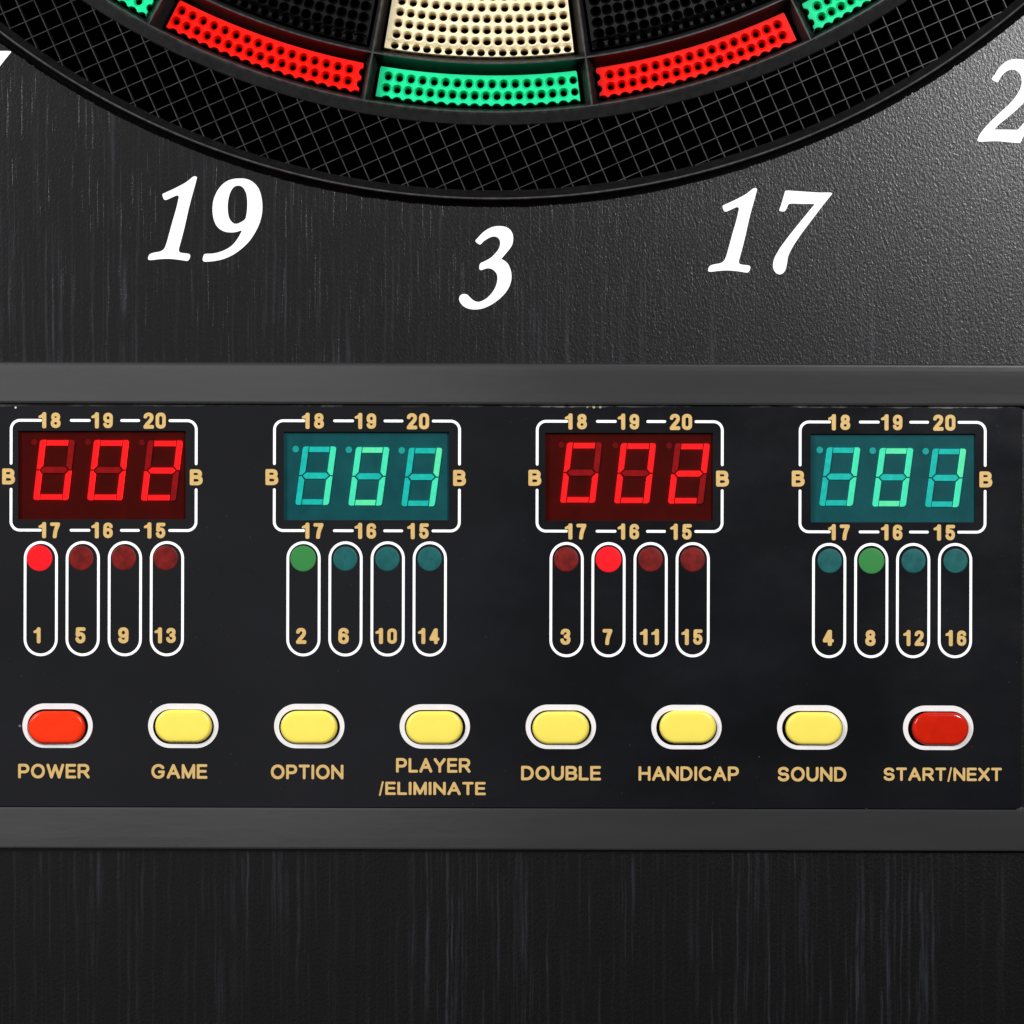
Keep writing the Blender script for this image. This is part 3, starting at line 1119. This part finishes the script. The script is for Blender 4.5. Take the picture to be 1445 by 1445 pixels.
def frame_mesh(w, h):
    r, lw = 12.5, 3.8
    gT = [(-w / 2 + 41.5), (-w / 2 + 82.8, -w / 2 + 112.2), (-w / 2 + 153.9, -w / 2 + 181.9), (-w / 2 + 224)]
    yT, yB, gv0, gv1 = -h / 2, h / 2, -h / 2 + 60.7, -h / 2 + 97.3
    l, r_ = -w / 2, w / 2
    runs = []
    for y, sgn, yv in ((yT, 1, gv0), (yB, -1, gv1)):
        a = [(l, yv)] + [(l, y + sgn * (r + k * 8)) for k in (1,)] + [(l + r - r * math.cos(math.radians(t_)), y + sgn * (r - r * math.sin(math.radians(t_)))) for t_ in range(0, 91, 9)] + [(gT[0], y)]
        b = [(-x, yy) for x, yy in a[:-1]] + [(gT[3], y)]
        runs += [a, b, [(gT[1][0] + 2, y), (gT[1][1] - 2, y)], [(gT[2][0] + 2, y), (gT[2][1] - 2, y)]]
    verts, faces = [], []
    for rn in runs:
        vs, fs = stroke(rn, lw)
        b0 = len(verts)
        verts += [L(x, y, 0, HINK) for x, y in vs]
        faces += [tuple(b0 + i for i in f) for f in fs]
    me, _ = mesh('surround_line', verts, faces, M['white'], recentre=False)
    fix_front(me)
    return me


FRAME = frame_mesh(261.2, 155.0)


def soft_rect(w, h):
    verts = [Vector(L(x * w / 2, y * h / 2, 0, H_WIN)) for x, y in ((-1, -1), (1, -1), (1, 1), (-1, 1))]
    me, _ = mesh('display_window', verts, [(0, 1, 2, 3)], M['win_red'], recentre=False)
    return me


for di, (dp, wn) in enumerate(zip(DISP, WIN)):
    wv = [P(x, y, H_WIN) for x, y in ((wn[0] - 2, wn[1] - 2), (wn[2] + 2, wn[1] - 2), (wn[2] + 2, wn[3] + 2), (wn[0] - 2, wn[3] + 2))]
    disp = add('score_display', wv, [(0, 1, 2, 3)], M['win_red'] if dp['red'] else M['win_green'], ROOT, label=NAMES[di])
    fix_front(disp.data)
    for k, (x, y) in enumerate(dp['dg']):
        put('digit', (RD if dp['red'] else GD)[k], P(x, y, H_SEG), disp)
    fr = dp['fr']
    put('surround_line', FRAME, P((fr[0] + fr[2]) / 2, (fr[1] + fr[3]) / 2, HINK), disp)
    ox, oy = dp['dx'], dp['dy']
    for s, x0, x1, yy in (('18', 54.4, 85.5, 581.6), ('19', 128.9, 159.2, 581.8), ('20', 202.5, 233.9, 582.2), ('17', 54.4, 84.7, 736.7), ('16', 128.8, 159.1, 736.9), ('15', 203.0, 233.3, 737.2)):
        text('printed_number', 'fig', s, x0 + ox, x1 + ox, yy + oy * 0.97, yy + oy * 0.97 + 22.8, M['gold'], disp)
    for x0, yy in ((3.0, 661.0), (267.8, 662.2)):
        text('printed_letter', 'fig', 'B', x0 + ox, x0 + 18.2 + ox, yy + oy, yy + oy + 22.6, M['gold'], disp)

# ------------------------------------------------------------------ player lights
PILL = stadium(0, 0, 44.3, 158.6, 12)


def pill_mesh():
    vs, fs = stroke(PILL, 3.7, closed=True)
    me, _ = mesh('outline', [L(x, y, 0, HINK) for x, y in vs], fs, M['white'], recentre=False)
    fix_front(me)
    return me


def lamp_mesh(r, m):
    verts, faces = [], []
    rings = [(1.0, HP + 0.01), (0.985, HP + 0.06), (0.9, HP + 0.09), (0.5, HP + 0.12)]
    n = 40
    for rr, h in rings:
        for i in range(n):
            a = 2 * math.pi * i / n
            verts.append(L(r * rr * math.cos(a), r * rr * math.sin(a), h, HP))
    verts.append(L(0, 0, HP + 0.13, HP))
    for k in range(len(rings) - 1):
        for i in range(n):
            j = (i + 1) % n
            faces.append((k * n + i, k * n + j, (k + 1) * n + j, (k + 1) * n + i))
    b = (len(rings) - 1) * n
    for i in range(n):
        faces.append((b + i, b + (i + 1) % n, len(verts) - 1))
    verts = [Vector((v[0], v[1] + HP * 0.001, v[2])) for v in verts]
    me, _ = mesh('player_light', verts, faces, m, smooth=True, recentre=False)
    fix_normals(me)
    return me


PM = pill_mesh()
LM = {(True, True): lamp_mesh(18.2, M['lamp_red_on']), (True, False): lamp_mesh(17.4, M['lamp_red_off']),
      (False, True): lamp_mesh(18.2, M['lamp_green_on']), (False, False): lamp_mesh(17.2, M['lamp_green_off'])}
LIGHTS = [  # pill centre x, pill centre y, lamp x, lamp y, number, number x0, x1, y0, lit
    [(57.5, 844.7, 55.7, 787.5, '1', 47.2, 57.2, 885.2), (116.7, 844.7, 114.6, 787.4, '5', 106.4, 120.6, 885.2), (176.2, 844.8, 174.6, 787.3, '9', 166.8, 181.4, 885.2), (235.5, 844.8, 234.0, 787.4, '13', 218.0, 248.0, 885.3)],
    [(428.2, 845.0, 427.8, 788.2, '2', 417.8, 432.4, 886.0), (487.5, 845.1, 487.3, 788.5, '6', 477.4, 492.2, 886.1), (547.0, 845.1, 546.7, 788.6, '10', 529.8, 560.0, 886.2), (606.4, 845.2, 606.4, 788.6, '14', 589.8, 620.0, 886.3)],
    [(799.5, 846.1, 799.1, 789.3, '3', 790.8, 805.0, 887.2), (858.6, 846.2, 858.8, 789.3, '7', 850.4, 864.0, 887.6), (918.0, 846.2, 918.1, 789.3, '11', 903.0, 929.8, 887.6), (977.4, 846.3, 977.7, 789.4, '15', 961.6, 991.2, 887.7)],
    [(1170.0, 847.4, 1171.0, 791.4, '4', 1161.2, 1176.6, 888.8), (1229.4, 847.4, 1229.9, 791.4, '8', 1221.0, 1235.6, 889.0), (1288.5, 847.5, 1289.3, 791.4, '12', 1274.6, 1304.0, 889.1), (1347.7, 847.5, 1348.5, 791.4, '16', 1334.2, 1363.5, 889.2)],
]
LIT = {'1', '2', '7', '8'}
for bi, bank in enumerate(LIGHTS):
    red = bi in (0, 2)
    for (px, py, lx, ly, s, x0, x1, y0) in bank:
        on = (s in LIT)
        lab = ('lit ' if on else 'unlit ') + ('red' if red else 'green') + ' round light over number ' + s
        lo_ = put('player_light', LM[(red, on)], P(lx, ly, HP), ROOT, lab)
        put('outline', PM, P(px, py, HINK), lo_)
        text('printed_number', 'fig', s, x0, x1, y0, y0 + 22.6, M['gold'], lo_)


# ------------------------------------------------------------------ push buttons
def bezel_mesh():
    o, i = stadium(0, 0, 99.2, 62.6, 16), stadium(0.3, 1.2, 86.0, 49.0, 16)
    n = len(o)
    verts = [Vector(L(x, y, 0, HINK)) for x, y in o + i]
    verts += [Vector((v.x, 0.0012, v.z)) for v in verts[n:]]
    faces = [(k, (k + 1) % n, n + (k + 1) % n, n + k) for k in range(n)]
    faces += [(n + k, n + (k + 1) % n, 2 * n + (k + 1) % n, 2 * n + k) for k in range(n)]
    me, _ = mesh('bezel', verts, faces, [M['bezel'], M['fascia']], [0] * n + [1] * n, recentre=False)
    fix_normals(me)
    if sum(p.normal.y for p in me.polygons[:n]) > 0:
        me.flip_normals()
    return me


HB = HP + 1.1


def cap_mesh(m, name='push_button'):
    """softly domed pill-shaped key"""
    w, h = 80.4, 46.6
    prof = [(0, -3.4), (0, -1.0), (0.7, -0.55), (1.8, -0.24), (3.2, -0.08), (4.8, -0.02), (9, 0.02), (15, 0.04), (20, 0.045)]
    verts, faces = [], []
    rings = [stadium(0, 0, w - 2 * d, h - 2 * d, 14) for d, _ in prof]
    n = len(rings[0])
    for ring, (d, hh) in zip(rings, prof):
        for x, y in ring:
            verts.append(L(x, y, hh, HB))
    for k in range(len(prof) - 1):
        for i in range(n):
            j = (i + 1) % n
            faces.append((k * n + i, k * n + j, (k + 1) * n + j, (k + 1) * n + i))
    faces.append(tuple(range((len(prof) - 1) * n, len(prof) * n)))
    me, _ = mesh(name, verts, faces, m, smooth=True, recentre=False)
    fix_normals(me)
    return me


BZ = bezel_mesh()
CY_, CR_, CO_ = cap_mesh(M['cap_yellow']), cap_mesh(M['cap_red']), cap_mesh(M['cap_orange'])
CAPTION = [[('POWER', 25.6, 126.4, 1077.9, 1098.4)], [('GAME', 213.6, 292.6, 1078.2, 1098.9)], [('OPTION', 382.2, 484.6, 1079.0, 1099.6)],
           [('PLAYER', 558.9, 663.9, 1069.8, 1090.3), ('/ELIMINATE', 534.8, 685.4, 1102.7, 1123.2)], [('DOUBLE', 735.4, 848.0, 1080.8, 1101.3)],
           [('HANDICAP', 901.1, 1042.6, 1081.4, 1102.0)], [('SOUND', 1097.8, 1194.3, 1082.2, 1102.9)], [('START/NEXT', 1247.1, 1413.6, 1082.6, 1103.4)]]
CAPS = [(79.2, 1026.8), (258.3, 1025.0), (435.4, 1026.6), (612.6, 1027.2), (791.4, 1027.6), (970.9, 1026.4), (1149.0, 1028.5), (1327.6, 1028.8)]
BL = ['orange-red POWER button', 'yellow GAME button', 'yellow OPTION button', 'yellow PLAYER/ELIMINATE button', 'yellow DOUBLE button',
      'yellow HANDICAP button', 'yellow SOUND button', 'dark red START/NEXT button']
for k, ((bx, by), (kx, ky)) in enumerate(zip(BTN, CAPS)):
    # each key sits a little loose in its hole
    key = (CO_ if k == 0 else CR_ if k == 7 else CY_).copy()
    key.transform(Euler((math.radians(random.uniform(-1.6, 1.6)), math.radians(random.uniform(-0.5, 0.5)), math.radians(random.uniform(-1.4, 1.4)))).to_matrix().to_4x4())
    cap_o = put('push_button', key, P(kx, ky, HB), ROOT, BL[k])
    put('bezel', BZ, P(bx, by, HINK), cap_o)

    for s, x0, x1, y0, y1 in CAPTION[k]:
        text('caption', 'cap', s, x0, x1, y0, y1, M['gold'], cap_o)
